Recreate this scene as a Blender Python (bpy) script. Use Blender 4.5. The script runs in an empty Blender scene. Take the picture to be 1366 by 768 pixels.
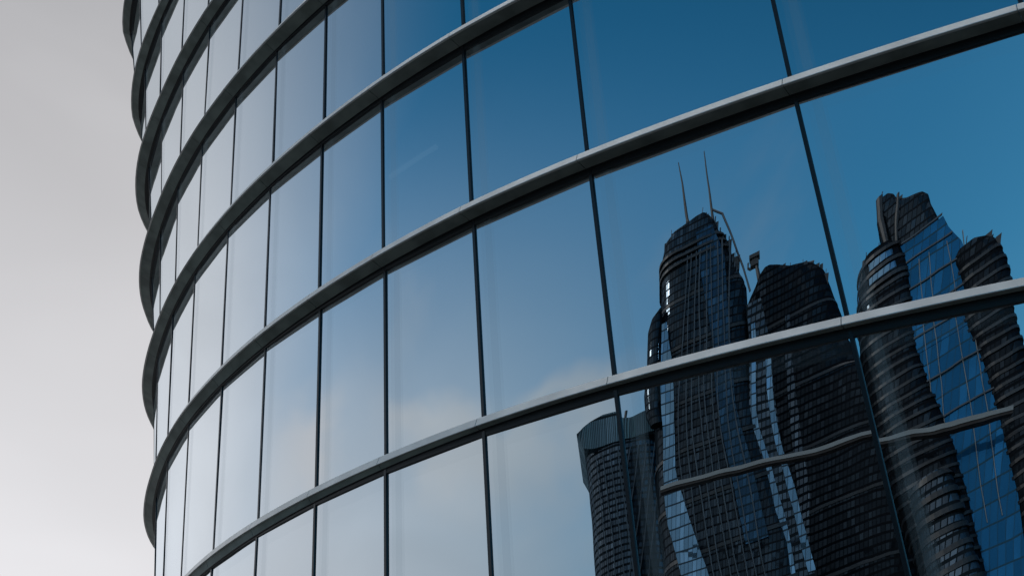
import bpy, bmesh, math, random
import numpy as np
from mathutils import Vector, Matrix

S = bpy.context.scene
C = S.collection
R_ = math.radians

# ---------------- camera ----------------
cd = bpy.data.cameras.new("camera")
cam = bpy.data.objects.new("camera", cd); C.objects.link(cam); S.camera = cam
cd.sensor_width = 36.0; cd.lens = 36.0*1708.73/1366.0
cd.clip_start = 0.1; cd.clip_end = 20000
PITCH, ROLL = 0.56129, 0.00299
fw = Vector((0, math.cos(PITCH), math.sin(PITCH))); rt = Vector((1, 0, 0)); up = rt.cross(fw)
rx = rt*math.cos(ROLL)+up*math.sin(ROLL); ux = -rt*math.sin(ROLL)+up*math.cos(ROLL)
m = Matrix((rx, ux, -fw)).transposed().to_4x4(); m.translation = (0, 0, 1.7)
cam.matrix_world = m

# ---------------- sky and sun ----------------
SUN_AZ, SUN_EL = R_(-6), R_(17)           # azimuth from +Y towards +X; the sun stands ahead, low, hidden by the building
GLOW_AZ = R_(-27)                         # the brightest part of the veil lies left of it
sdir = Vector((math.sin(SUN_AZ)*math.cos(SUN_EL), math.cos(SUN_AZ)*math.cos(SUN_EL), math.sin(SUN_EL)))
glow = Vector((math.sin(GLOW_AZ)*math.cos(SUN_EL), math.cos(GLOW_AZ)*math.cos(SUN_EL), math.sin(SUN_EL)))
W = bpy.data.worlds.new("World"); S.world = W; W.use_nodes = True
nt = W.node_tree; nt.nodes.clear()
def N(tree, t, **kw):
    n = tree.nodes.new(t)
    for k, v in kw.items(): setattr(n, k, v)
    return n
def math_(tree, op, a, b=None, c=None, clamp=False):
    n = N(tree, 'ShaderNodeMath', operation=op, use_clamp=clamp)
    for i, v in enumerate((a, b, c)):
        if v is None: continue
        if isinstance(v, (int, float)): n.inputs[i].default_value = v
        else: tree.links.new(v, n.inputs[i])
    return n.outputs[0]
def smooth(tree, v, lo, hi, to0=0.0, to1=1.0):
    n = N(tree, 'ShaderNodeMapRange', interpolation_type='SMOOTHSTEP')
    tree.links.new(v, n.inputs['Value'])
    n.inputs['From Min'].default_value = lo; n.inputs['From Max'].default_value = hi
    n.inputs['To Min'].default_value = to0; n.inputs['To Max'].default_value = to1
    return n.outputs[0]
def mixc(tree, fac, a, b, blend='MIX'):
    n = N(tree, 'ShaderNodeMix', data_type='RGBA', blend_type=blend)
    for s, v in ((0, fac), (6, a), (7, b)):
        if isinstance(v, (int, float)): n.inputs[s].default_value = v
        elif isinstance(v, tuple): n.inputs[s].default_value = (*v, 1)
        else: tree.links.new(v, n.inputs[s])
    return n.outputs[2]
CLX, CLY = 3.1, 1.7
SKY = 0.075
out = N(nt, 'ShaderNodeOutputWorld'); bg = N(nt, 'ShaderNodeBackground'); bg.inputs['Strength'].default_value = SKY
nt.links.new(bg.outputs[0], out.inputs[0])
sky = N(nt, 'ShaderNodeTexSky', sky_type='NISHITA', sun_disc=False, sun_elevation=SUN_EL, sun_rotation=SUN_AZ,
        air_density=1.0, dust_density=0.6, ozone_density=2.0)
tc = N(nt, 'ShaderNodeTexCoord')
dt = N(nt, 'ShaderNodeVectorMath', operation='DOT_PRODUCT'); dt.inputs[1].default_value = glow
nt.links.new(tc.outputs['Generated'], dt.inputs[0])
sep = N(nt, 'ShaderNodeSeparateXYZ'); nt.links.new(tc.outputs['Generated'], sep.inputs[0])
dz_ = sep.outputs[2]
# high thin veil: thick round the sun and towards the horizon
v_sun = smooth(nt, dt.outputs['Value'], 0.36, 0.95)
v_hor = smooth(nt, dz_, 0.66, 0.24, 0.0, 1.0)
v_az = smooth(nt, dt.outputs['Value'], -0.35, 0.40, 0.10, 1.0)
v_h2 = math_(nt, 'MULTIPLY', v_hor, v_az)
v_h2 = math_(nt, 'MAXIMUM', v_h2, math_(nt, 'MULTIPLY', smooth(nt, dz_, .42, .26), smooth(nt, dt.outputs['Value'], -.25, .25, .15, .95)))
# drifting cloud, seen on a flat layer overhead
den = math_(nt, 'ADD', dz_, 0.25)
dv = N(nt, 'ShaderNodeVectorMath', operation='DIVIDE'); nt.links.new(tc.outputs['Generated'], dv.inputs[0])
cb = N(nt, 'ShaderNodeCombineXYZ'); [nt.links.new(den, cb.inputs[i]) for i in range(3)]
nt.links.new(cb.outputs[0], dv.inputs[1])
mp = N(nt, 'ShaderNodeMapping'); mp.inputs['Scale'].default_value = (1.0, 1.6, 1.0); mp.inputs['Location'].default_value = (CLX, CLY, 0)
nt.links.new(dv.outputs[0], mp.inputs[0])
nz = N(nt, 'ShaderNodeTexNoise'); nz.inputs['Scale'].default_value = 2.3; nz.inputs['Detail'].default_value = 5; nz.inputs['Roughness'].default_value = .52
nt.links.new(mp.outputs[0], nz.inputs['Vector'])
cl = smooth(nt, nz.outputs[0], 0.58, 0.80)
cl = math_(nt, 'MULTIPLY', cl, smooth(nt, dz_, 0.62, 0.36, 0.10, 0.28))
# a low bank of soft cloud a hand's breadth above the roofs
nb = N(nt, 'ShaderNodeTexNoise'); nb.inputs['Scale'].default_value = 3.2; nb.inputs['Detail'].default_value = 4
mb_ = N(nt, 'ShaderNodeMapping'); mb_.inputs['Scale'].default_value = (1, 1, 2.2); mb_.inputs['Location'].default_value = (.35, .1, .2); nt.links.new(tc.outputs['Generated'], mb_.inputs[0]); nt.links.new(mb_.outputs[0], nb.inputs['Vector'])
edge = math_(nt, 'ADD', dz_, math_(nt, 'MULTIPLY', math_(nt, 'SUBTRACT', nb.outputs[0], .5), .16))
bank = math_(nt, 'MULTIPLY', smooth(nt, edge, .415, .385), smooth(nt, edge, .30, .37))
bank = math_(nt, 'MULTIPLY', bank, smooth(nt, nb.outputs[0], .36, .56, .12, .75))
bank = math_(nt, 'MULTIPLY', bank, math_(nt, 'MULTIPLY', smooth(nt, dt.outputs['Value'], -.12, .12), smooth(nt, dt.outputs['Value'], .82, .66)))
cl = math_(nt, 'MAXIMUM', cl, bank)
v1 = math_(nt, 'MAXIMUM', v_sun, v_h2)
inv = math_(nt, 'MULTIPLY', math_(nt, 'SUBTRACT', 1.0, v1), math_(nt, 'SUBTRACT', 1.0, cl))
vf = math_(nt, 'SUBTRACT', 1.0, inv, clamp=True)
# veil brightness: brighter towards the sun
vb = smooth(nt, dt.outputs['Value'], -0.2, 0.98, 5.2, 10.4)
vb = math_(nt, 'MULTIPLY', vb, smooth(nt, dz_, 0.28, 0.72, 1.03, 0.62))
vb = math_(nt, 'MULTIPLY', vb, smooth(nt, dz_, 0.72, 0.92, 1.0, 3.3))  # overhead boost added to light the ledge fronts, above anything seen
vcol = N(nt, 'ShaderNodeVectorMath', operation='SCALE'); nt.links.new(mixc(nt, math_(nt, 'MAXIMUM', smooth(nt, dt.outputs['Value'], 0.1, 0.9), smooth(nt, dz_, .68, .85)), (0.84, 0.99, 1.13), (1.0, .992, 1.025)), vcol.inputs[0])
# soft unevenness of the overcast
ns = N(nt, 'ShaderNodeTexNoise'); ns.inputs['Scale'].default_value = 2.6; ns.inputs['Detail'].default_value = 3; ns.inputs['Distortion'].default_value = .6
nt.links.new(mb_.outputs[0], ns.inputs['Vector'])
vb = math_(nt, 'MULTIPLY', vb, smooth(nt, ns.outputs[0], .3, .7, .94, 1.06))
vb = math_(nt, 'MULTIPLY', vb, math_(nt, 'ADD', 1.0, math_(nt, 'MULTIPLY', bank, .10)))
nt.links.new(vb, vcol.inputs['Scale'])
skyc = mixc(nt, 1.0, sky.outputs[0], (0.37, 1.72, 2.02), 'MULTIPLY')
zen = smooth(nt, dz_, 0.66, 0.84)              # bright sheet added overhead, out of view, to light the ledge fronts
vf = math_(nt, 'MAXIMUM', vf, zen)
warm = mixc(nt, bank, (1, 1, 1), (1.08, .98, .90))
vc2 = mixc(nt, 1.0, vcol.outputs[0], warm, 'MULTIPLY')
skyd = N(nt, 'ShaderNodeVectorMath', operation='SCALE'); nt.links.new(skyc, skyd.inputs[0]); nt.links.new(math_(nt, 'MULTIPLY', smooth(nt, dz_, .48, .68, 1.0, .74), smooth(nt, dt.outputs['Value'], -.5, .3, .74, 1.25)), skyd.inputs['Scale'])
fin = mixc(nt, vf, skyd.outputs[0], vc2)
nt.links.new(fin, bg.inputs['Color'])

sl = bpy.data.lights.new("sun", 'SUN'); sl.energy = 1.2; sl.angle = R_(10); sl.color = (1.0, .94, .86)
so = bpy.data.objects.new("sun", sl); C.objects.link(so)
so.rotation_euler = (-sdir).to_track_quat('-Z', 'Y').to_euler()
so.location = sdir*200

S.render.engine = 'CYCLES'
S.view_settings.view_transform = 'Standard'; S.view_settings.look = 'None'
S.view_settings.exposure = 0.0; S.view_settings.gamma = 1.0; S.view_settings.use_curve_mapping = False
S.cycles.max_bounces = 10; S.cycles.glossy_bounces = 5; S.cycles.transparent_max_bounces = 12; S.cycles.transmission_bounces = 4
S.cycles.caustics_reflective = False; S.cycles.caustics_refractive = False

# ---- facade geometry: one plan curve, offset a little from storey to storey ----
ZC = 1.7                                   # eye height
K0, K1, SUB = -12, 26, 24
KAP = [-0.012]*9 + [-0.005, -0.0053, -0.0065, -0.0113, -0.023, -0.0261, -0.0241, -0.0259, -0.0314, -0.0357,
       -0.0356, -0.0307, -0.030, -0.050, -0.10, -0.15, -0.15, -0.13] + [-0.12, -0.10, -0.08]+[-0.07]*9
JOINT = {-7: -14.0, -6: -12.0, -5: -10.2, -4: -8.0, -3: -6.2, -2: -4.2, -1: -2.5183, 0: -0.8949, 1: 0.7958, 2: 1.9558, 3: 3.0127, 4: 3.9383, 5: 4.8904, 6: 5.8685,
         7: 6.9016, 8: 7.9373, 9: 9.0949, 10: 10.2524, 11: 11.4099, 12: 12.55, 13: 13.7, 14: 14.85, 15: 16.0, 16: 17.2}
LEV = list(range(-4, 9))                   # ledge index, upwards = smaller
OB = dict(zip(LEV, [.66, .58, 0.4876, 0.387, 0.2804, 0.1906, 0.1424, 0.1027, 0.007, -0.03, 0, 0, 0]))
OT = dict(zip(LEV, [.68, .60, 0.4996, 0.4032, 0.2789, 0.1991, 0.2136, 0.1794, 0.0696, 0.0202, 0, 0, 0]))
OL = dict(zip(LEV, [.68, .60, 0.5009, 0.3928, 0.2627, 0.2326, 0.263, 0.1906, 0.044, -0.1831, -.05, -.05, 0]))
DZ = dict(zip(LEV, [0, 0, 0.0, -0.0329, -0.0166, 0.0372, -0.0216, 0.0187, 0.0216, -0.0064, 0, 0, 0]))
GL = dict(zip(LEV, [.78, .78, 0.78, 0.79, 0.46, 0.16, -0.195, -0.4868, -0.7152, -0.9748, -0.9018, -.9, -.9]))
HL = dict(zip(LEV, [-.85, -.77, -0.6804, -0.5797, -0.4945, -0.4296, -0.3866, -0.3678, -0.3857, -0.585, -0.775, -.80, -.82]))
X0, Y0, PSI, WID, Z5, HF, SET, DL, ZG = 2.816, 15.8887, 2.5233, 2.1051, 8.952+ZC, 0.1513, 0.0479, 0.3491, -0.1448
TX, TY, FH = -0.1978, 0.0046, 4.0
def _plan():
    s = np.linspace(K0, K1, (K1-K0)*SUB+1); ds = WID/SUB
    kap = np.interp(s, np.arange(K0, K1+1), KAP)
    a = np.concatenate([[0], np.cumsum((kap[1:]+kap[:-1])/2*ds)]); i0 = -K0*SUB
    a = a-a[i0]+PSI; am = (a[1:]+a[:-1])/2
    x = np.concatenate([[0], np.cumsum(np.cos(am)*ds)]); y = np.concatenate([[0], np.cumsum(np.sin(am)*ds)])
    x += X0-x[i0]; y += Y0-y[i0]
    return s, x, y, -np.sin(a), np.cos(a)
PS, PX, PY, PNX, PNY = _plan()
def level_z(L): return Z5+(5-L)*FH+DZ[L]
def ring(L, off, sv, z=None):
    """points at curve parameters sv on level L's outline, 'off' metres outside the reference line"""
    sv = np.atleast_1d(np.asarray(sv, float))
    r1 = np.clip((sv-3)/6, 0, 1.4)**2; r2 = np.clip((3-sv)/4, 0, 1.5)**2
    o = off+GL[L]*r1+HL[L]*r2
    x = np.interp(sv, PS, PX)+np.interp(sv, PS, PNX)*o+TX*(5-L)
    y = np.interp(sv, PS, PY)+np.interp(sv, PS, PNY)*o+TY*(5-L)
    return np.stack([x, y, np.full(len(sv), level_z(L) if z is None else z)], -1)
def wall(f, sv, t, off=0.0):
    """points on the glass line of the storey below ledge f; t = 0 sill, 1 head"""
    sv = np.atleast_1d(np.asarray(sv, float)); t = np.broadcast_to(np.asarray(t, float), sv.shape)[:, None]
    A = ring(f+1, OB[f]+off, sv); B = ring(f, OT[f]+off, sv)
    return A+(B-A)*t
BOW = 0.6                                  # how much of the plan's bend each pane follows
TILT = {}                                  # (storey, joint) -> small installation tilt of the pane, (sideways, upward) in rad
def pane_tilt(f, j):
    rr = random.Random(1000+f*57+j*13)
    k = 1.0 if (f >= 4 and -2 <= j <= 1) else 1.6
    return ((rr.random()-.5)*.006*k, (rr.random()-.5)*.004*k)
def pane(f, j, nu, nv, gap=.02):
    """grid of points of the pane left of joint j (between j and j+1), with its own slight bow and tilt"""
    sa, sb = JOINT[j]+gap/WID, JOINT[j+1]-gap/WID
    a = np.linspace(0, 1, nu); t = np.linspace(0, 1, nv)
    A, T = np.meshgrid(a, t, indexing='ij'); A = A.ravel(); T = T.ravel()
    P = wall(f, sa+(sb-sa)*A, T)
    e0 = wall(f, np.full(len(A), sa), T); e1 = wall(f, np.full(len(A), sb), T)
    C = e0+(e1-e0)*A[:, None]
    P = C+(P-C)*BOW
    w = (JOINT[j+1]-JOINT[j])*WID; tu, tv = pane_tilt(f, j)
    sm = (sa+sb)/2; nx = float(np.interp(sm, PS, PNX)); ny = float(np.interp(sm, PS, PNY))
    d = (A-.5)*w*tu+(T-.5)*FH*tv
    P = P+np.stack([nx*d, ny*d, 0*d], -1)
    return P, A, T

# ---------------- helpers ----------------
def tag(o, label=None, cat=None, group=None, kind=None):
    if label: o['label'] = label
    if cat: o['category'] = cat
    if group: o['group'] = group
    if kind: o['kind'] = kind
    return o
def empty(name, loc, rz=0.0):
    o = bpy.data.objects.new(name, None); C.objects.link(o); o.location = loc; o.rotation_euler = (0, 0, rz); return o
class MB:
    def __init__(s): s.v = []; s.f = []; s.uv = None
    def add(s, verts, faces):
        b = len(s.v); s.v += [tuple(map(float, q)) for q in verts]; s.f += [tuple(i+b for i in q) for q in faces]
    def box(s, x0, x1, y0, y1, z0, z1):
        s.add([(x0,y0,z0),(x1,y0,z0),(x1,y1,z0),(x0,y1,z0),(x0,y0,z1),(x1,y0,z1),(x1,y1,z1),(x0,y1,z1)],
              [(0,3,2,1),(4,5,6,7),(0,1,5,4),(1,2,6,5),(2,3,7,6),(3,0,4,7)])
    def tube(s, pts, rad, n=8):
        P = [Vector(q) for q in pts]; rr = rad if isinstance(rad, (list, tuple)) else [rad]*len(P)
        vs = []; fs = []
        for i, q in enumerate(P):
            d = (P[min(i+1, len(P)-1)]-P[max(i-1, 0)]).normalized()
            a = d.orthogonal().normalized() if i == 0 else (a-d*a.dot(d)).normalized()
            b = d.cross(a)
            for kk in range(n):
                t = 2*math.pi*kk/n; vs.append(q+(a*math.cos(t)+b*math.sin(t))*rr[i])
        for i in range(len(P)-1):
            for kk in range(n):
                fs.append((i*n+kk, i*n+(kk+1) % n, (i+1)*n+(kk+1) % n, (i+1)*n+kk))
        fs.append(tuple(range(n))[::-1]); fs.append(tuple((len(P)-1)*n+kk for kk in range(n)))
        s.add(vs, fs)
    def strip(s, secs, closed=True, caps=True):
        """sections (lists of points, same count) joined along their length"""
        n = len(secs[0]); vs = [q for sec in secs for q in sec]; fs = []
        for i in range(len(secs)-1):
            for kk in range(n if closed else n-1):
                k2 = (kk+1) % n
                fs.append((i*n+kk, i*n+k2, (i+1)*n+k2, (i+1)*n+kk))
        if caps and closed:
            fs.append(tuple(range(n))[::-1]); fs.append(tuple((len(secs)-1)*n+kk for kk in range(n)))
        s.add(vs, fs)
    def build(s, name, mat, parent=None, smooth=False, uv=None, flip=True):
        me = bpy.data.meshes.new(name); me.from_pydata(s.v, [], s.f); me.update()
        if flip:
            bm = bmesh.new(); bm.from_mesh(me); bmesh.ops.recalc_face_normals(bm, faces=bm.faces); bm.to_mesh(me); bm.free()
        if uv is not None:
            L = me.uv_layers.new(name='UVMap')
            for lp in me.loops: L.data[lp.index].uv = uv[lp.vertex_index]
        me.materials.append(mat)
        if smooth:
            for p in me.polygons: p.use_smooth = True
        o = bpy.data.objects.new(name, me); C.objects.link(o)
        if parent: o.parent = parent
        return o

# ---------------- materials ----------------
def newmat(name):
    mt = bpy.data.materials.new(name); mt.use_nodes = True; t = mt.node_tree; t.nodes.clear()
    o = N(t, 'ShaderNodeOutputMaterial'); return mt, t, o
def principled(name, col, rough=.5, metal=0.0, noise=0.0, nscale=3.0, bump=0.0, spec=.5):
    mt, t, o = newmat(name); b = N(t, 'ShaderNodeBsdfPrincipled'); t.links.new(b.outputs[0], o.inputs[0])
    b.inputs['Roughness'].default_value = rough; b.inputs['Metallic'].default_value = metal
    b.inputs['Specular IOR Level'].default_value = spec
    c = N(t, 'ShaderNodeTexCoord'); nz = N(t, 'ShaderNodeTexNoise'); nz.inputs['Scale'].default_value = nscale; nz.inputs['Detail'].default_value = 6
    t.links.new(c.outputs['Object'], nz.inputs['Vector'])
    lo = tuple(x*(1-noise) for x in col); hi = tuple(min(1, x*(1+noise)) for x in col)
    t.links.new(mixc(t, smooth(t, nz.outputs[0], .3, .7), lo, hi), b.inputs['Base Color'])
    if bump:
        bp = N(t, 'ShaderNodeBump'); bp.inputs['Strength'].default_value = 1; bp.inputs['Distance'].default_value = bump
        t.links.new(nz.outputs[0], bp.inputs['Height']); t.links.new(bp.outputs[0], b.inputs['Normal'])
    return mt
def facade_glass():
    mt, t, o = newmat('reflective_facade_glass')
    tc = N(t, 'ShaderNodeTexCoord')
    # slow roller-wave waviness of heat-treated panes
    mp = N(t, 'ShaderNodeMapping'); mp.inputs['Scale'].default_value = (1, 1, .55); t.links.new(tc.outputs['Object'], mp.inputs[0])
    n1 = N(t, 'ShaderNodeTexNoise'); n1.inputs['Scale'].default_value = 1.15; n1.inputs['Detail'].default_value = 1.0; n1.inputs['Roughness'].default_value = .35
    t.links.new(mp.outputs[0], n1.inputs['Vector'])
    n2 = N(t, 'ShaderNodeTexNoise'); n2.inputs['Scale'].default_value = 4.5; n2.inputs['Detail'].default_value = 0
    t.links.new(mp.outputs[0], n2.inputs['Vector'])
    hgt = math_(t, 'ADD', n1.outputs[0], math_(t, 'MULTIPLY', n2.outputs[0], .05))
    bp = N(t, 'ShaderNodeBump'); bp.inputs['Strength'].default_value = 1.0; bp.inputs['Distance'].default_value = WAVE
    t.links.new(hgt, bp.inputs['Height'])
    uv = N(t, 'ShaderNodeUVMap', uv_map='UVMap'); sp = N(t, 'ShaderNodeSeparateXYZ'); t.links.new(uv.outputs[0], sp.inputs[0])
    gl = N(t, 'ShaderNodeBsdfGlossy'); gl.inputs['Roughness'].default_value = 0.0; gl.inputs['Color'].default_value = (.83, .90, .95, 1)
    t.links.new(bp.outputs[0], gl.inputs['Normal'])
    tr = N(t, 'ShaderNodeBsdfTransparent'); tr.inputs['Color'].default_value = (.30, .37, .40, 1)
    lw = N(t, 'ShaderNodeLayerWeight'); lw.inputs['Blend'].default_value = .5
    fac = smooth(t, lw.outputs['Facing'], .35, .95, .74, 1.0)
    mx = N(t, 'ShaderNodeMixShader'); t.links.new(fac, mx.inputs[0]); t.links.new(tr.outputs[0], mx.inputs[1]); t.links.new(gl.outputs[0], mx.inputs[2])
    # double glazing's second reflection painted as faint pale bands, one side and head
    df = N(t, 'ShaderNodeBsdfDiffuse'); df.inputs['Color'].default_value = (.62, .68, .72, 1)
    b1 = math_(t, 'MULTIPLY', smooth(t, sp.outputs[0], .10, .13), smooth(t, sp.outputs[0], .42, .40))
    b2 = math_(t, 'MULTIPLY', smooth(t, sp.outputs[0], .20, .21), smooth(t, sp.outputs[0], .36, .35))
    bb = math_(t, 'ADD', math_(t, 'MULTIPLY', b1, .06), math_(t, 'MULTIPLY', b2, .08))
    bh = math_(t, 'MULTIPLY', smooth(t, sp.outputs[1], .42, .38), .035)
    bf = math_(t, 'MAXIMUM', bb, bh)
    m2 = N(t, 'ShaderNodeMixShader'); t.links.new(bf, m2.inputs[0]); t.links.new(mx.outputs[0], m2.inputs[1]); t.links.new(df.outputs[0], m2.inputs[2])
    t.links.new(m2.outputs[0], o.inputs[0]); return mt
def tower_skin(name, frame, lo, hi, cell=(1.6, 3.8), line=.14, gloss=.25, gcol=(.6, .75, .9), rough=.06, stretch=.0, clear=0.0):
    """curtain wall: random-toned panes in a grid of frame lines; local x across, z up"""
    mt, t, o = newmat(name); tc = N(t, 'ShaderNodeTexCoord')
    sp = N(t, 'ShaderNodeSeparateXYZ'); t.links.new(tc.outputs['Object'], sp.inputs[0])
    hx = math_(t, 'ADD', sp.outputs[0], math_(t, 'MULTIPLY', sp.outputs[1], .9))
    ux = math_(t, 'DIVIDE', hx, cell[0]); uz = math_(t, 'DIVIDE', sp.outputs[2], cell[1])
    fx = math_(t, 'FRACT', ux); fz = math_(t, 'FRACT', uz)
    cb = N(t, 'ShaderNodeCombineXYZ'); t.links.new(math_(t, 'FLOOR', ux), cb.inputs[0]); t.links.new(math_(t, 'FLOOR', uz), cb.inputs[1])
    wn = N(t, 'ShaderNodeTexWhiteNoise', noise_dimensions='2D'); t.links.new(cb.outputs[0], wn.inputs['Vector'])
    big = N(t, 'ShaderNodeTexNoise'); big.inputs['Scale'].default_value = .06; big.inputs['Detail'].default_value = 4
    t.links.new(tc.outputs['Object'], big.inputs['Vector'])
    tone = math_(t, 'MULTIPLY', math_(t, 'POWER', wn.outputs[0], 2.0), smooth(t, big.outputs[0], .35, .7, .25, 1.0))
    panec = mixc(t, tone, lo, hi)
    lx = math_(t, 'LESS_THAN', fx, line); lz = math_(t, 'LESS_THAN', fz, line*cell[0]/cell[1]*2.2)
    ln = math_(t, 'MAXIMUM', lx, lz)
    col = mixc(t, ln, panec, frame)
    df = N(t, 'ShaderNodeBsdfDiffuse'); t.links.new(col, df.inputs[0])
    gl = N(t, 'ShaderNodeBsdfGlossy'); gl.inputs['Roughness'].default_value = rough; gl.inputs['Color'].default_value = (*gcol, 1)
    # panes set at slightly different angles
    tw = N(t, 'ShaderNodeVectorMath', operation='SUBTRACT'); t.links.new(wn.outputs['Color'], tw.inputs[0]); tw.inputs[1].default_value = (.5, .5, .5)
    ts = N(t, 'ShaderNodeVectorMath', operation='SCALE'); t.links.new(tw.outputs[0], ts.inputs[0]); ts.inputs['Scale'].default_value = .05
    ge = N(t, 'ShaderNodeNewGeometry'); ta = N(t, 'ShaderNodeVectorMath', operation='ADD'); t.links.new(ge.outputs['Normal'], ta.inputs[0]); t.links.new(ts.outputs[0], ta.inputs[1])
    nn = N(t, 'ShaderNodeVectorMath', operation='NORMALIZE'); t.links.new(ta.outputs[0], nn.inputs[0]); t.links.new(nn.outputs[0], gl.inputs['Normal'])
    gf = math_(t, 'MULTIPLY', math_(t, 'SUBTRACT', 1.0, ln), math_(t, 'ADD', math_(t, 'MULTIPLY', tone, gloss*.8), gloss*.5))
    mx = N(t, 'ShaderNodeMixShader'); t.links.new(gf, mx.inputs[0]); t.links.new(df.outputs[0], mx.inputs[1]); t.links.new(gl.outputs[0], mx.inputs[2])
    t.links.new(mx.outputs[0], o.inputs[0]); return mt
WAVE = 0.0013
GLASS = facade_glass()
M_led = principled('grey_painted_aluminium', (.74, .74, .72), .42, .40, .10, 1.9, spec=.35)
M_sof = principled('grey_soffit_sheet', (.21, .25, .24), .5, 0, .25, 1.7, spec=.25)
M_blk = principled('black_gasket_frame', (.012, .014, .017), .45, 0, .1, 3, spec=.3)
M_mul = principled('dark_anodised_mullion', (.016, .018, .022), .26, 0, .1, 2, spec=.4)
M_slab = principled('interior_ceiling', (.12, .12, .12), .8, 0, .1, 1)
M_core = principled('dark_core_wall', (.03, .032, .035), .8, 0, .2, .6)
M_base = principled('granite_plinth', (.12, .12, .12), .5, 0, .3, 8)
M_lamp, t_, o_ = newmat('ceiling_lamp_tube'); e_ = N(t_, 'ShaderNodeEmission'); e_.inputs[0].default_value = (.85, .95, 1, 1); e_.inputs[1].default_value = .16; t_.links.new(e_.outputs[0], o_.inputs[0])

# ---------------- ground ----------------
g = MB(); n = 24
for i in range(n):
    for j in range(n):
        x0, x1 = -6000+12000*i/n, -6000+12000*(i+1)/n; y0, y1 = -6000+12000*j/n, -6000+12000*(j+1)/n
        g.add([(x0,y0,0),(x1,y0,0),(x1,y1,0),(x0,y1,0)], [(0,1,2,3)])
tag(g.build('ground', principled('paving', (.15, .15, .145), .8, 0, .35, .25), smooth=False), kind='structure')

# ---------------- the curved glass building ----------------
BLD = empty('curved_office_building', (6, 28, 0))
tag(BLD, 'curved blue mirror glass office building ringed by grey ledges, filling the view', 'office building')
inv = Matrix.Translation((-6, -28, 0))
def bbuild(mb, name, mat, parent=BLD, **kw):
    off = Vector((6, 28, 0)); mb.v = [(a-off.x, b-off.y, c) for a, b, c in mb.v]
    return mb.build(name, mat, parent, **kw)
JS = sorted(JOINT)
FLOORS = list(range(-3, 8))
def shown(f, j):
    if 1 <= f <= 5: return -2 <= j <= 9
    if f in (0, -1, -2): return 4 <= j <= 11
    return False
# panes
rest = MB(); rest_uv = []
for f in FLOORS:
    for j in JS[:-1]:
        w = (JOINT[j+1]-JOINT[j])*WID
        big = shown(f, j) and j <= 4
        nu, nv = (25, 25) if big else (9, 7)
        P, A, T = pane(f, j, nu, nv)
        fs = [(a*nv+b, (a+1)*nv+b, (a+1)*nv+b+1, a*nv+b+1) for a in range(nu-1) for b in range(nv-1)]
        uv = [(w*(1-a), FH*(1-t)) for a, t in zip(A, T)]
        if shown(f, j):
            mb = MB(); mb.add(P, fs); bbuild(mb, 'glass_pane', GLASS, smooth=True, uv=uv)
        else:
            rest.add(P, fs); rest_uv += uv
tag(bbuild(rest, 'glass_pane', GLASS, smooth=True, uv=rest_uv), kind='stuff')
# mullions: a dark cap proud of the glass over a deeper fin behind it
rest = MB()
for f in FLOORS:
    for j in JS:
        s0 = JOINT[j]; hw = .036/WID
        secs = []; pr = float(np.interp(s0, [2, 6], [.034, .016])); hw *= float(np.interp(s0, [2, 6], [1, .8]))
        for t in (0.0, 0.25, .5, .75, .985):
            q = [wall(f, s0-hw, t, .008)[0], wall(f, s0-hw*.8, t, pr)[0], wall(f, s0+hw*.8, t, pr)[0], wall(f, s0+hw, t, .008)[0],
                 wall(f, s0+hw*.7, t, -.12)[0], wall(f, s0-hw*.7, t, -.12)[0]]
            secs.append(q)
        if shown(f, j):
            mb = MB(); mb.strip(secs); bbuild(mb, 'mullion', M_mul)
        else: rest.strip(secs)
tag(bbuild(rest, 'mullion', M_mul), kind='stuff')
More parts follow.
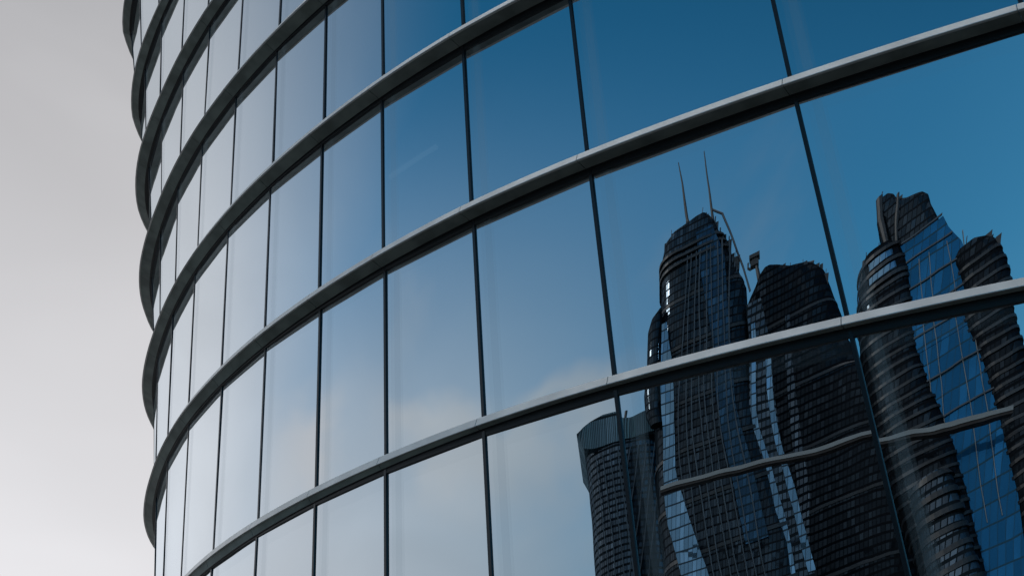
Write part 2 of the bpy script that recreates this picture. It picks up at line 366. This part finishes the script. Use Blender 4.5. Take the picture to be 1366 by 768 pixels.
# ledges
def PROJ(s): return float(np.interp(s, [2, 6, 8.6, 10], [DL, .26, .27, .33]))
def ZI(s): return float(np.interp(s, [1.2, 5.5], [-.005, -.125]))
def ZH(s): return float(np.interp(s, [1, 6], [ZG, -.15]))
for L in range(-3, 8):
    z = level_z(L); led = MB(); sof = MB(); hdr = MB()
    
    o_in = OT[L]+.045
    og_up = OB[L-1]-.01 if L-1 in OB else OT[L]
    for j in JS[:-1]:
        gap = .006/WID
        sv = np.linspace(JOINT[j]+gap, JOINT[j+1]-gap, 7)+.03
        secs = []; sec2 = []
        for s in sv:
            o_out = max(OL[L]+PROJ(s), OT[L]+.15); o_top = o_out-SET
            o, tp = ring(L, o_out, s)[0], ring(L, o_top, s, z+HF)[0]
            back_t = ring(L, min(og_up, o_top-.05)+.004, s, z+HF+.03)[0]; back_b = ring(L, o_in, s, z+.03)[0]
            lip_o = ring(L, o_out, s, z+.012)[0]
            secs.append([o, lip_o, tp, back_t, back_b, ring(L, o_out-.03, s, z)[0]])
            sec2.append([ring(L, o_out-.034, s, z+.004)[0], ring(L, o_in, s, z+ZI(s))[0], ring(L, o_in, s, z+.026)[0], ring(L, o_out-.034, s, z+.026)[0]])
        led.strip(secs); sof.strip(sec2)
    sv = np.linspace(JS[0] and JOINT[JS[0]], JOINT[JS[-1]], 150)
    secs = []
    for s in sv:
        a = o_in-.002
        secs.append([ring(L, a, s, z+.03)[0], ring(L, a, s, z-.010+ZI(s))[0], ring(L, a-.022, s, z-.012+ZI(s))[0], ring(L, a-.022, s, z-.014+min(ZI(s), ZH(s)*.62))[0], ring(L, min(OT[L], a-.02)+.02, s, z-.016+min(ZI(s), ZH(s)*.66))[0],
                     ring(L, min(OT[L], a-.02)+.016, s, z-.02+min(ZI(s), ZH(s)+.02))[0], ring(L, min(OT[L], a-.02)-.10, s, z-.02+min(ZI(s), ZH(s)+.02))[0], ring(L, min(OT[L], a-.02)-.10, s, z+.03)[0]])
    hdr.strip(secs)
    lo = bbuild(led, 'ledge', M_led)
    # the soffit sheet and the dark head frame are pieces of the ledge
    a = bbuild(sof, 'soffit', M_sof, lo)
    b = bbuild(hdr, 'head_frame', M_blk, lo)
    # floor slab behind the glass
    sl_ = MB(); secs = []
    for s in sv:
        i0 = min(OT[L], OB.get(L-1, OT[L]))-.13
        secs.append([ring(L, i0, s, z+.02)[0], ring(L, i0, s, z-.12)[0], ring(L, i0-.25, s, z-.12)[0], ring(L, i0-.25, s, z-.25)[0], ring(L, i0-6.5, s, z-.25)[0], ring(L, i0-6.5, s, z+.02)[0]])
    sl_.strip(secs); bbuild(sl_, 'floor_slab', M_slab)
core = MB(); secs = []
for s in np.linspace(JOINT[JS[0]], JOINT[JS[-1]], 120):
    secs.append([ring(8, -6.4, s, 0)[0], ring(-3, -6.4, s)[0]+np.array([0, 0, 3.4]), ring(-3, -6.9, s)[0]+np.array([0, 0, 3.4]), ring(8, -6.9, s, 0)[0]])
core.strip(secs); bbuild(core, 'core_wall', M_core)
pl = MB(); secs = []
for s in np.linspace(JOINT[JS[0]], JOINT[JS[-1]], 120):
    zt = level_z(8)
    secs.append([ring(8, .05, s, 0)[0], ring(8, .05, s, max(zt, .05))[0], ring(8, -.3, s, max(zt, .05))[0], ring(8, -.3, s, 0)[0]])
pl.strip(secs); bbuild(pl, 'plinth', M_base)
# the two tubes of light one sees through the glass
for f, s0, s1, dep in ((2, .55, 1.5, 3.2), (3, 3.05, 3.8, 1.6)):
    lm_ = MB(); z = level_z(f)-.34
    lm_.strip([[ring(f, OT[f]-dep+a, s, z+b)[0] for a, b in ((-.045, 0), (.045, 0), (.045, .06), (-.045, .06))] for s in np.linspace(s0, s1, 12)])
    bbuild(lm_, 'ceiling_light', M_lamp)

# ---------------- the towers across the street, seen only in the glass ----------------
O = (3.0, 15.8)
def site(az, D, u=0.0, z=0.0):
    a = R_(az); return (O[0]+D*math.sin(a)-u*math.cos(a), O[1]+D*math.cos(a)+u*math.sin(a), z), -a
def interp(tab, z):
    zs = [r[0] for r in tab]
    return [float(np.interp(z, zs, [r[i] for r in tab])) for i in range(1, len(tab[0]))]
def plan_ring(uL, uR, dep, z, e=4.0, n=36, grow=0.0, y0=0.0):
    """rounded plan; u runs towards local -x; front at y = y0, back at y0+dep"""
    cx = -(uL+uR)/2; hw = (uR-uL)/2+grow; hd = dep/2+grow; cy = y0+dep/2
    q = []
    for i in range(n):
        t = 2*math.pi*i/n; c, s = math.cos(t), math.sin(t)
        q.append((cx+hw*math.copysign(abs(c)**(2/e), c), cy+hd*math.copysign(abs(s)**(2/e), s), z))
    return q
def loft(tab, step=3.8, e=4.0, n=36, y0=0.0, mb=None):
    mb = mb or MB(); z0, z1 = tab[0][0], tab[-1][0]
    zs = sorted(set([z0+step*i for i in range(int((z1-z0)/step)+1)]+[r[0] for r in tab]))
    mb.strip([plan_ring(*interp(tab, z), z, e, n, 0, y0) for z in zs]); return mb
def bands(tab, z0, z1, step, h, grow, e=4.0, n=36, y0=0.0, rnd=None, mb=None):
    mb = mb or MB(); z = z0
    while z < z1:
        g_ = grow*(1+(rnd.random()-.5)*.8 if rnd else 1)
        a = interp(tab, z); b = interp(tab, z+h)
        mb.strip([plan_ring(*a, z, e, n, g_, y0), plan_ring(*b, z+h, e, n, g_, y0)])
        z += step
    return mb
def ribs(us, z0, z1, w, d, y, mb=None):
    """upright ribs; us: functions u(z)"""
    mb = mb or MB()
    for fu in us:
        secs = []
        for z in np.arange(z0, z1+.1, 3.8):
            x = -fu(z)
            secs.append([(x-w/2, y-d, z), (x+w/2, y-d, z), (x+w/2, y+.3, z), (x-w/2, y+.3, z)])
        mb.strip(secs)
    return mb
def panel(tabL, y, mb=None, th=.5, step=3.8):
    """upright glazed sheet between u0(z) and u1(z)"""
    mb = mb or MB(); z0, z1 = tabL[0][0], tabL[-1][0]; secs = []
    for z in list(np.arange(z0, z1, step))+[z1]:
        u0, u1 = interp(tabL, z)
        secs.append([(-u0, y, z), (-u1, y, z), (-u1, y+th, z), (-u0, y+th, z)])
    mb.strip(secs); return mb
rn = random.Random(5)
K_dark = tower_skin('dark_curtain_wall', (.010, .013, .017), (.006, .010, .014), (.030, .048, .066), (1.2, 1.9), .16, .06)
K_dark2 = tower_skin('black_curtain_wall', (.007, .009, .012), (.004, .006, .009), (.020, .03, .04), (1.5, 1.9), .18, .03)
K_grey = tower_skin('slate_curtain_wall', (.010, .015, .02), (.012, .022, .034), (.045, .08, .12), (1.6, 1.9), .2, .13)
K_blue = tower_skin('blue_curtain_wall', (.02, .06, .10), (.006, .05, .12), (.012, .10, .24), (2.2, 3.8), .07, .23, (.05, .33, .72), .03)
K_dim = tower_skin('dim_blue_curtain_wall', (.015, .03, .045), (.008, .02, .035), (.02, .06, .11), (1.4, 1.9), .14, .14, (.2, .45, .75), .04)
K_sky = tower_skin('pale_blue_glazing', (.03, .05, .07), (.03, .07, .11), (.10, .17, .24), (1.7, 2.6), .10, .50, (.38, .66, .92), .03)
M_rib = principled('steel_rib', (.045, .065, .085), .4, .3, .2, .3)
M_band = principled('dark_balcony_edge', (.011, .017, .024), .45, 0, .5, .12)
M_pale = principled('pale_parapet', (.15, .175, .19), .5, 0, .1, .1)
M_mast = principled('dark_steel_mast', (.03, .035, .04), .5, .2, .2, 1)
M_conc = principled('dark_concrete', (.018, .018, .02), .8, 0, .3, .2)

# A: tapering tower with two antennas
loc, rz = site(-130.5, 260, -1.7, 2.3); A_ = empty('antenna_tower', loc, rz)
tag(A_, 'dark tapering skyscraper topped by two needle antennas, reflected in the glass', 'skyscraper')
tabA = [(-3,0,60,40),(50,-6,50,38),(68,-9,45,36),(88,-13,32,34),(106,-14.6,24.5,33),(113,-15.0,23,32),(124,-15.0,20.5,31),(126.7,-14.4,19.8,30),(131.4,-14.3,16.6,28),(135.4,-14.4,13.8,26),(139.8,-15.2,11.0,20),(142.5,-14.6,8.6,16),(145.6,-13.4,6.4,12),(147.0,-10.5,4.6,9),(147.7,-5.5,3.2,6),(148.0,-2,2.4,4)]
loft(tabA, e=4.6).build('body', K_dark, A_)
bands([(136,-14.6,13.0,22),(142.2,-15.0,9.0,17)], 137.4, 142, 1.7, .6, .9, e=4.0).build('crown_rail', M_band, A_)
bands(tabA, 60, 136, 11.4, .8, .3, e=4.6, rnd=rn).build('floor_band', M_band, A_)
bw = loft([(103,-15.5,-10.5,4),(107,-18.0,-11,8),(112,-19.0,-11.5,9),(118,-18.6,-12.0,9),(125,-18.8,-12.6,8),(127.2,-17.5,-13,6),(128.5,-14.5,-13.4,4)], e=2.4, y0=-1); bw.build('side_bay', K_dark, A_)
panel([(30,12,24),(56,3,13),(68,-2.6,7.3),(80,-8.2,0),(89.7,-10.1,-5.2),(112.5,-11.9,-7.2),(124,-12.8,-11)], -1.35).build('glazed_strip', K_sky, A_)
panel([(30,46,56),(68,33.7,43.2),(88.8,25.6,34),(96,21.9,32),(109,21.8,29),(121,19.6,24.2)], 1.0, th=16).build('glazed_strip', K_grey, A_)
panel([(60,37,39.6),(68,35,37.4),(88.8,26.2,28),(96,22.4,24.4),(109,22.4,24.2),(116,21.6,23)], .7).build('glazed_strip', K_sky, A_)
panel([(60,44,46.6),(68,40.6,43),(88.8,31.8,33.8),(96,29.4,31.4),(112,26.6,28.4)], .7).build('glazed_strip', K_sky, A_)
panel([(70,22,30),(100,11,17),(126,4,12),(136,1.5,9.8),(143.5,-.5,5.4)], -.5).build('glazed_strip', K_dim, A_)
fs_ = []
for kk in range(9):
    a = -6+kk*3.0
    fs_.append(lambda z, a=a: a*(.55+.45*min(1, (150-z)/70))+(max(0, 110-z)/60)**1.6*16+math.sin(z*.11+a)*.3)
ribs(fs_, 36, 141, .38, .5, -.3).build('rib', M_rib, A_)
for u0, z0, u1, z1 in ((-2.4, 145, -9.9, 167.6), (7.8, 140, .6, 167.0)):
    a = MB(); pts = [(-(u0+(u1-u0)*t), 6, z0+(z1-z0)*t) for t in (0, .12, .3, .55, .8, 1)]
    a.tube(pts, [1.2, .85, .52, .36, .26, .14], 8)
    for t in (.06, .12, .18, .26):
        c = (-(u0+(u1-u0)*t), 6, z0+(z1-z0)*t); a.tube([(c[0]-.05, 6, c[2]-.25), (c[0], 6, c[2]+.25)], [1.25-2*t, 1.1-2*t], 8)
    a.build('antenna', M_mast, A_)
lt = MB()                                  # lattice frame down the right shoulder
for i in range(11):
    t = i/10; u = 6.6+9.6*t; z = 145.4-17*t
    lt.box(-u-.22, -u+.22, 2, 2.5, z-2.2, z+1.0)
lt.tube([(-5.2, 2.2, 148.6), (-9, 2.2, 146.3), (-17.6, 2.2, 130.5), (-20.6, 2.2, 124.0)], .3, 6)
lt.build('shoulder_lattice', M_rib, A_)

# D: broad black block beside it, with a rooftop mast
loc, rz = site(-138.5, 285, -2.6, 3.9); D_ = empty('dark_block_tower', loc, rz)
tag(D_, 'broad near black office block with rounded roof and rooftop mast, reflected in the glass', 'office tower')
tabD = [(-5,-22,44,46),(70,-22,62,44),(104,-22,60,40),(106,-22,28,40),(117,-21,19.0,38),(121.5,-20.4,16.6,37),(126,-19.8,14.4,36),(129.6,-19,12.2,34),(131.5,-18.4,9.4,32),(132.5,-17.5,7.5,30),(133.8,-16,0.5,28),(136.0,-14,-5.5,22),(136.8,-12,-8.5,16)]
loft(tabD, e=4.5).build('body', K_dark2, D_)
bands(tabD, 60, 133, 15.2, .7, .2, e=4.5, rnd=rn).build('floor_band', M_band, D_)
pp = MB()
for a, b in (((-11, 136.6), (-7.9, 136.2)), ((-7.9, 136.2), (0, 133.6)), ((0, 133.6), (7.5, 132.2))):
    pp.tube([(-a[0], 3, a[1]), (-b[0], 3, b[1])], .42, 6)
for kk in range(10):
    u = -10+kk*1.75; z = float(np.interp(u, [-11, -7.9, 0, 7.5, 11.6, 14.8], [136.6, 136.2, 133.6, 132.2, 130, 126.6])); pp.box(-u-.15, -u+.15, 2.7, 3.2, z-2.6, z+.1)
pp.build('parapet_frame', M_rib, D_)
mm = MB(); mm.tube([(12.6, 4, 133), (14.2, 4, 138), (15.0, 4, 140.6)], [1.0, .7, .6], 8)
mm.build('mast', M_mast, D_)
hb = MB(); hb.box(14.0, 17.4, 3, 5.4, 140.2, 141.6); hb.box(13.6, 17.9, 2.6, 5.8, 142.2, 143.2); hb.box(14.6, 16.6, 3.2, 5.2, 141.6, 142.2); hb.tube([(17.2, 3.6, 139.6), (18.4, 3.4, 140.3), (18.4, 3.4, 141.6)], .35, 6)
hb.build('mast_head', M_mast, D_)
panel([(30,8,12),(80,4,8),(110,-.8,1.6),(122,-3,-1)], -.5).build('glazed_strip', K_grey, D_)

def clutter(root, tab, y0, y1, seed, n=9):
    r_ = random.Random(seed); mb = MB()
    for i in range(n):
        u = tab[0][0]+(tab[-1][0]-tab[0][0])*(i+r_.random()*.7)/n; z = float(np.interp(u, [a for a, _ in tab], [q for _, q in tab]))
        w, hh = r_.uniform(.5, 1.6), r_.uniform(.5, 1.8); y = r_.uniform(y0, y1)
        mb.box(-u-w, -u+w, y, y+2, z-2.5, z+hh)
        if r_.random() < .5: mb.tube([(-u+.2, y+.5, z), (-u+.2+r_.uniform(-.3, .3), y+.5, z+hh+r_.uniform(.8, 2.0))], .12, 5)
    return mb.build('roof_plant', M_mast, root)
clutter(A_, [(-13, 145.3), (-9, 146.9), (-5, 147.3), (2, 147.3), (5, 146), (9, 141.5), (14, 134.6), (17, 130.4)], 2.5, 4, 3, 13)
clutter(D_, [(-11, 135.4), (-7, 135), (0, 132.8), (7.5, 131.2), (11, 129), (14, 125.4)], 2.5, 5, 8, 11)

# E: plain dark slab further back, closing the gap between D and B
loc, rz = site(-147, 330); E_ = empty('dark_slab_tower', loc, rz)
tag(E_, 'plain black office slab standing back between the block tower and the blue tower', 'office tower')
tabE = [(0,-16,70,30),(60,-16,62,30),(104,-16,55,30),(109,-14,54,26)]
loft(tabE, e=6).build('body', K_dark2, E_)
bands(tabE, 40, 108, 7.6, .6, .25, e=6, rnd=rn).build('floor_band', M_band, E_)

# B: blue slab clasped by two stacks of rounded balconies
loc, rz = site(-150, 245); B_ = empty('blue_balcony_tower', loc, rz)
tag(B_, 'blue glass skyscraper clasped by stacks of rounded dark balconies, reflected in the glass', 'skyscraper')
tabB = [(0,34,62,20),(50,20,44,20),(66,14,34,20),(71,10,31,20),(78,6,29,20),(86,3,27,20),(92,-1,22,20),(98,-3.5,19.5,20),(102,-4,15.4,20),(108.6,-5.4,9.4,18),(113.6,-8.0,5.6,17),(115.6,-8.8,4.4,14),(116.6,-9.4,2.8,11),(117.6,-9.8,-1.5,9),(118.8,-10.3,-4.8,8),(120.4,-10.6,-6.4,7),(121.3,-10.5,-8,5)]
loft(tabB, e=5.0).build('body', K_dark, B_)
panel([(0,36,56),(50,22,37),(56,20.6,35),(66,18,31.9),(71,14,29.6),(77.7,10.1,28.6),(83,7.8,26),(90.7,5.0,25)], -.6).build('blue_glazing', K_blue, B_)
panel([(90.6,1.0,20.3),(97.6,-.6,17.8),(101.4,-2.2,15.6),(105,-2.8,11.8),(108.4,-3.6,9.3)], -.75).build('blue_glazing', K_blue, B_)
ribs([lambda z, a=a: a+max(0, (116-z))*.27 for a in (-3.4, -.2, 2.4)]+[lambda z, a=a: a+(105-z)*.33 for a in (10.5, 14.5)], 54, 106, .16, .25, -.75).build('rib', M_pale, B_)
hb = MB()
for z, a, b in ((108.6, -3.6, 9), (104.2, -2.6, 12.4), (99.0, -1.2, 17), (93.6, .4, 19), (84, 7, 26), (76, 10.5, 28)):
    hb.box(-b, -a, -1.15, -.75, z, z+.3)
hb.build('spandrel', M_rib, B_)
fl = MB()
fl.tube([(10.2, -.2, 121.5), (9.2, -.3, 117), (6.8, -.6, 111.5), (5.2, -.8, 108)], [.8, .9, .8, .6], 8)
fl.tube([(5.0, -.4, 119.3), (4.6, -.6, 115.5), (3.6, -.8, 110), (1.4, -.9, 102)], [.5, .55, .45, .3], 8)
fl.build('crown_fin', M_mast, B_)
# left stack of balconies
tl = [(0,24,44,16),(51,9.5,26,16),(70,-.9,18,16),(83,-7.4,9.4,16),(92,-10.5,5,16),(97,-12.5,3,16),(104,-14.0,1,16),(109.4,-14.3,-2.4,14),(110.8,-13.2,-5,10)]
loft(tl, e=3.4, y0=-3).build('balcony_stack', K_dark2, B_)
bands(tl, 36, 102.4, 2.35, .6, .26, e=3.4, y0=-3, rnd=rn).build('balcony_band', M_band, B_)
bands(tl, 103, 110.6, 2.9, .7, .75, e=2.6, y0=-3, rnd=rn).build('balcony_band', M_band, B_)
tw = MB()
for z in (104.2, 107.1): tw.strip([plan_ring(*interp(tl, z), z, 2.6, 36, .3, -3), plan_ring(*interp(tl, z+1.4), z+1.4, 2.6, 36, .3, -3)])
tw.build('window_band', K_sky, B_)
# right stack of balconies
tr = [(0,52,72,18),(50,36,54,18),(66,29,44,18),(78,24,36,18),(85,20,32.6,18),(90,17,30.2,17),(93.8,15,28.4,16),(96.3,14,26.4,14),(98.2,13,24.6,12),(99.6,13,21.8,10),(100.4,14,19,8)]
loft(tr, e=3.6, y0=-2.0).build('balcony_stack', K_dark2, B_)
bands(tr, 36, 98.0, 2.3, .6, .26, e=3.6, y0=-2.0, rnd=rn).build('balcony_band', M_band, B_)
# lower annexe of banded glass
ta = [(0,22,36,12),(45,13,26,12),(56,8.5,20.5,12),(64.5,5,16.5,12),(66,6,14,9)]
loft(ta, e=2.6, y0=-8).build('annexe', K_grey, B_)
bands(ta, 34, 65, 3.4, 1.0, .6, e=2.6, y0=-8, rnd=rn).build('balcony_band', M_band, B_)

clutter(B_, [(-10, 120.4), (-6, 119), (-3, 116.6), (2, 116), (4, 115)], 1, 3, 4, 6)
clutter(B_, [(-13.4, 109.6), (-10, 109.8), (-6, 109)], -1.5, 0, 6, 4)
clutter(B_, [(14.5, 99.6), (18, 99.6), (22, 98.6), (25, 96.8), (27, 94.6)], -.5, 1.5, 9, 6)

# C: short tower with a curved crown
loc, rz = site(-121, 330, 0, -6.5); C_ = empty('curved_crown_tower', loc, rz)
tag(C_, 'lower slate glass tower with a curved sloping crown, reflected bottom centre of the glass', 'office tower')
tabC = [(0,-10,52,44),(70,-18,48,44),(99.5,-22.6,44,44),(121.7,-25.8,41,44),(136,-29.0,40,44),(137,-29.2,40,44)]
loft(tabC, e=5).build('body', K_grey, C_)
ribs([lambda z, a=a: a-(136-z)*(-.22 if a < 0 else .16) for a in np.arange(-27, 41, 4.2)], 50, 136, .45, .4, 0).build('rib', M_rib, C_)
cr = MB(); secs = []
for u in np.linspace(-33, 40, 40):
    zt = float(np.interp(u, [-33, -29, -25, -18, -11, 12, 20, 22, 38, 41], [141.6, 143.2, 144.2, 145.2, 145.2, 144.2, 142.2, 142.0, 143.2, 142.6])); zb = float(np.interp(u, [-33, -29, -24, 40], [141.0, 136.8, 136.2, 136.2]))
    secs.append([(-u, -1.5, zt), (-u, 40, zt), (-u, 40, zb), (-u, -.6, zb)])
cr.strip(secs); cr.build('crown', tower_skin('crown_louvres', (.015, .025, .03), (.05, .10, .13), (.10, .17, .21), (1.0, 12), .35, .15), C_)
fin = MB(); fin.tube([(-20.0, 1, 141), (-20.0, 1, 145.2)], .5, 6); fin.build('roof_post', M_mast, C_)

# the curved high-level walkway slung between the towers
bz = MB(); dk = MB()
loc, rz = site(-141, 228); W_ = empty('elevated_walkway', loc, rz)
tag(W_, 'curved elevated walkway with pale parapet crossing between the towers, reflected in the glass', 'walkway')
us = np.linspace(-54, 68, 70)
sc = 228/236
zz_ = [float(np.interp(u/sc, [-55, -33, -20, -10, 12, 32, 38, 54, 69], [85.0, 83.0, 81.4, 80.1, 78.2, 77.2, 76.6, 73.6, 70.4]))*sc+.3 for u in us]
kx = np.ones(9)/9; zz_ = np.convolve(np.pad(zz_, 4, 'edge'), kx, 'valid')
yy = [3.0*math.sin((u+54)/122*math.pi) for u in us]
dk.strip([[(-u, y, z-.8), (-u, y+2.2, z-.8), (-u, y+2.2, z-.3), (-u, y, z-.3)] for u, y, z in zip(us, yy, zz_)])
dk.build('deck', M_conc, W_)
bz.strip([[(-u, y-.25, z-.35), (-u, y-.05, z-.35), (-u, y-.05, z+.4), (-u, y-.25, z+.4)] for u, y, z in zip(us, yy, zz_)])
bz.build('parapet', M_pale, W_)
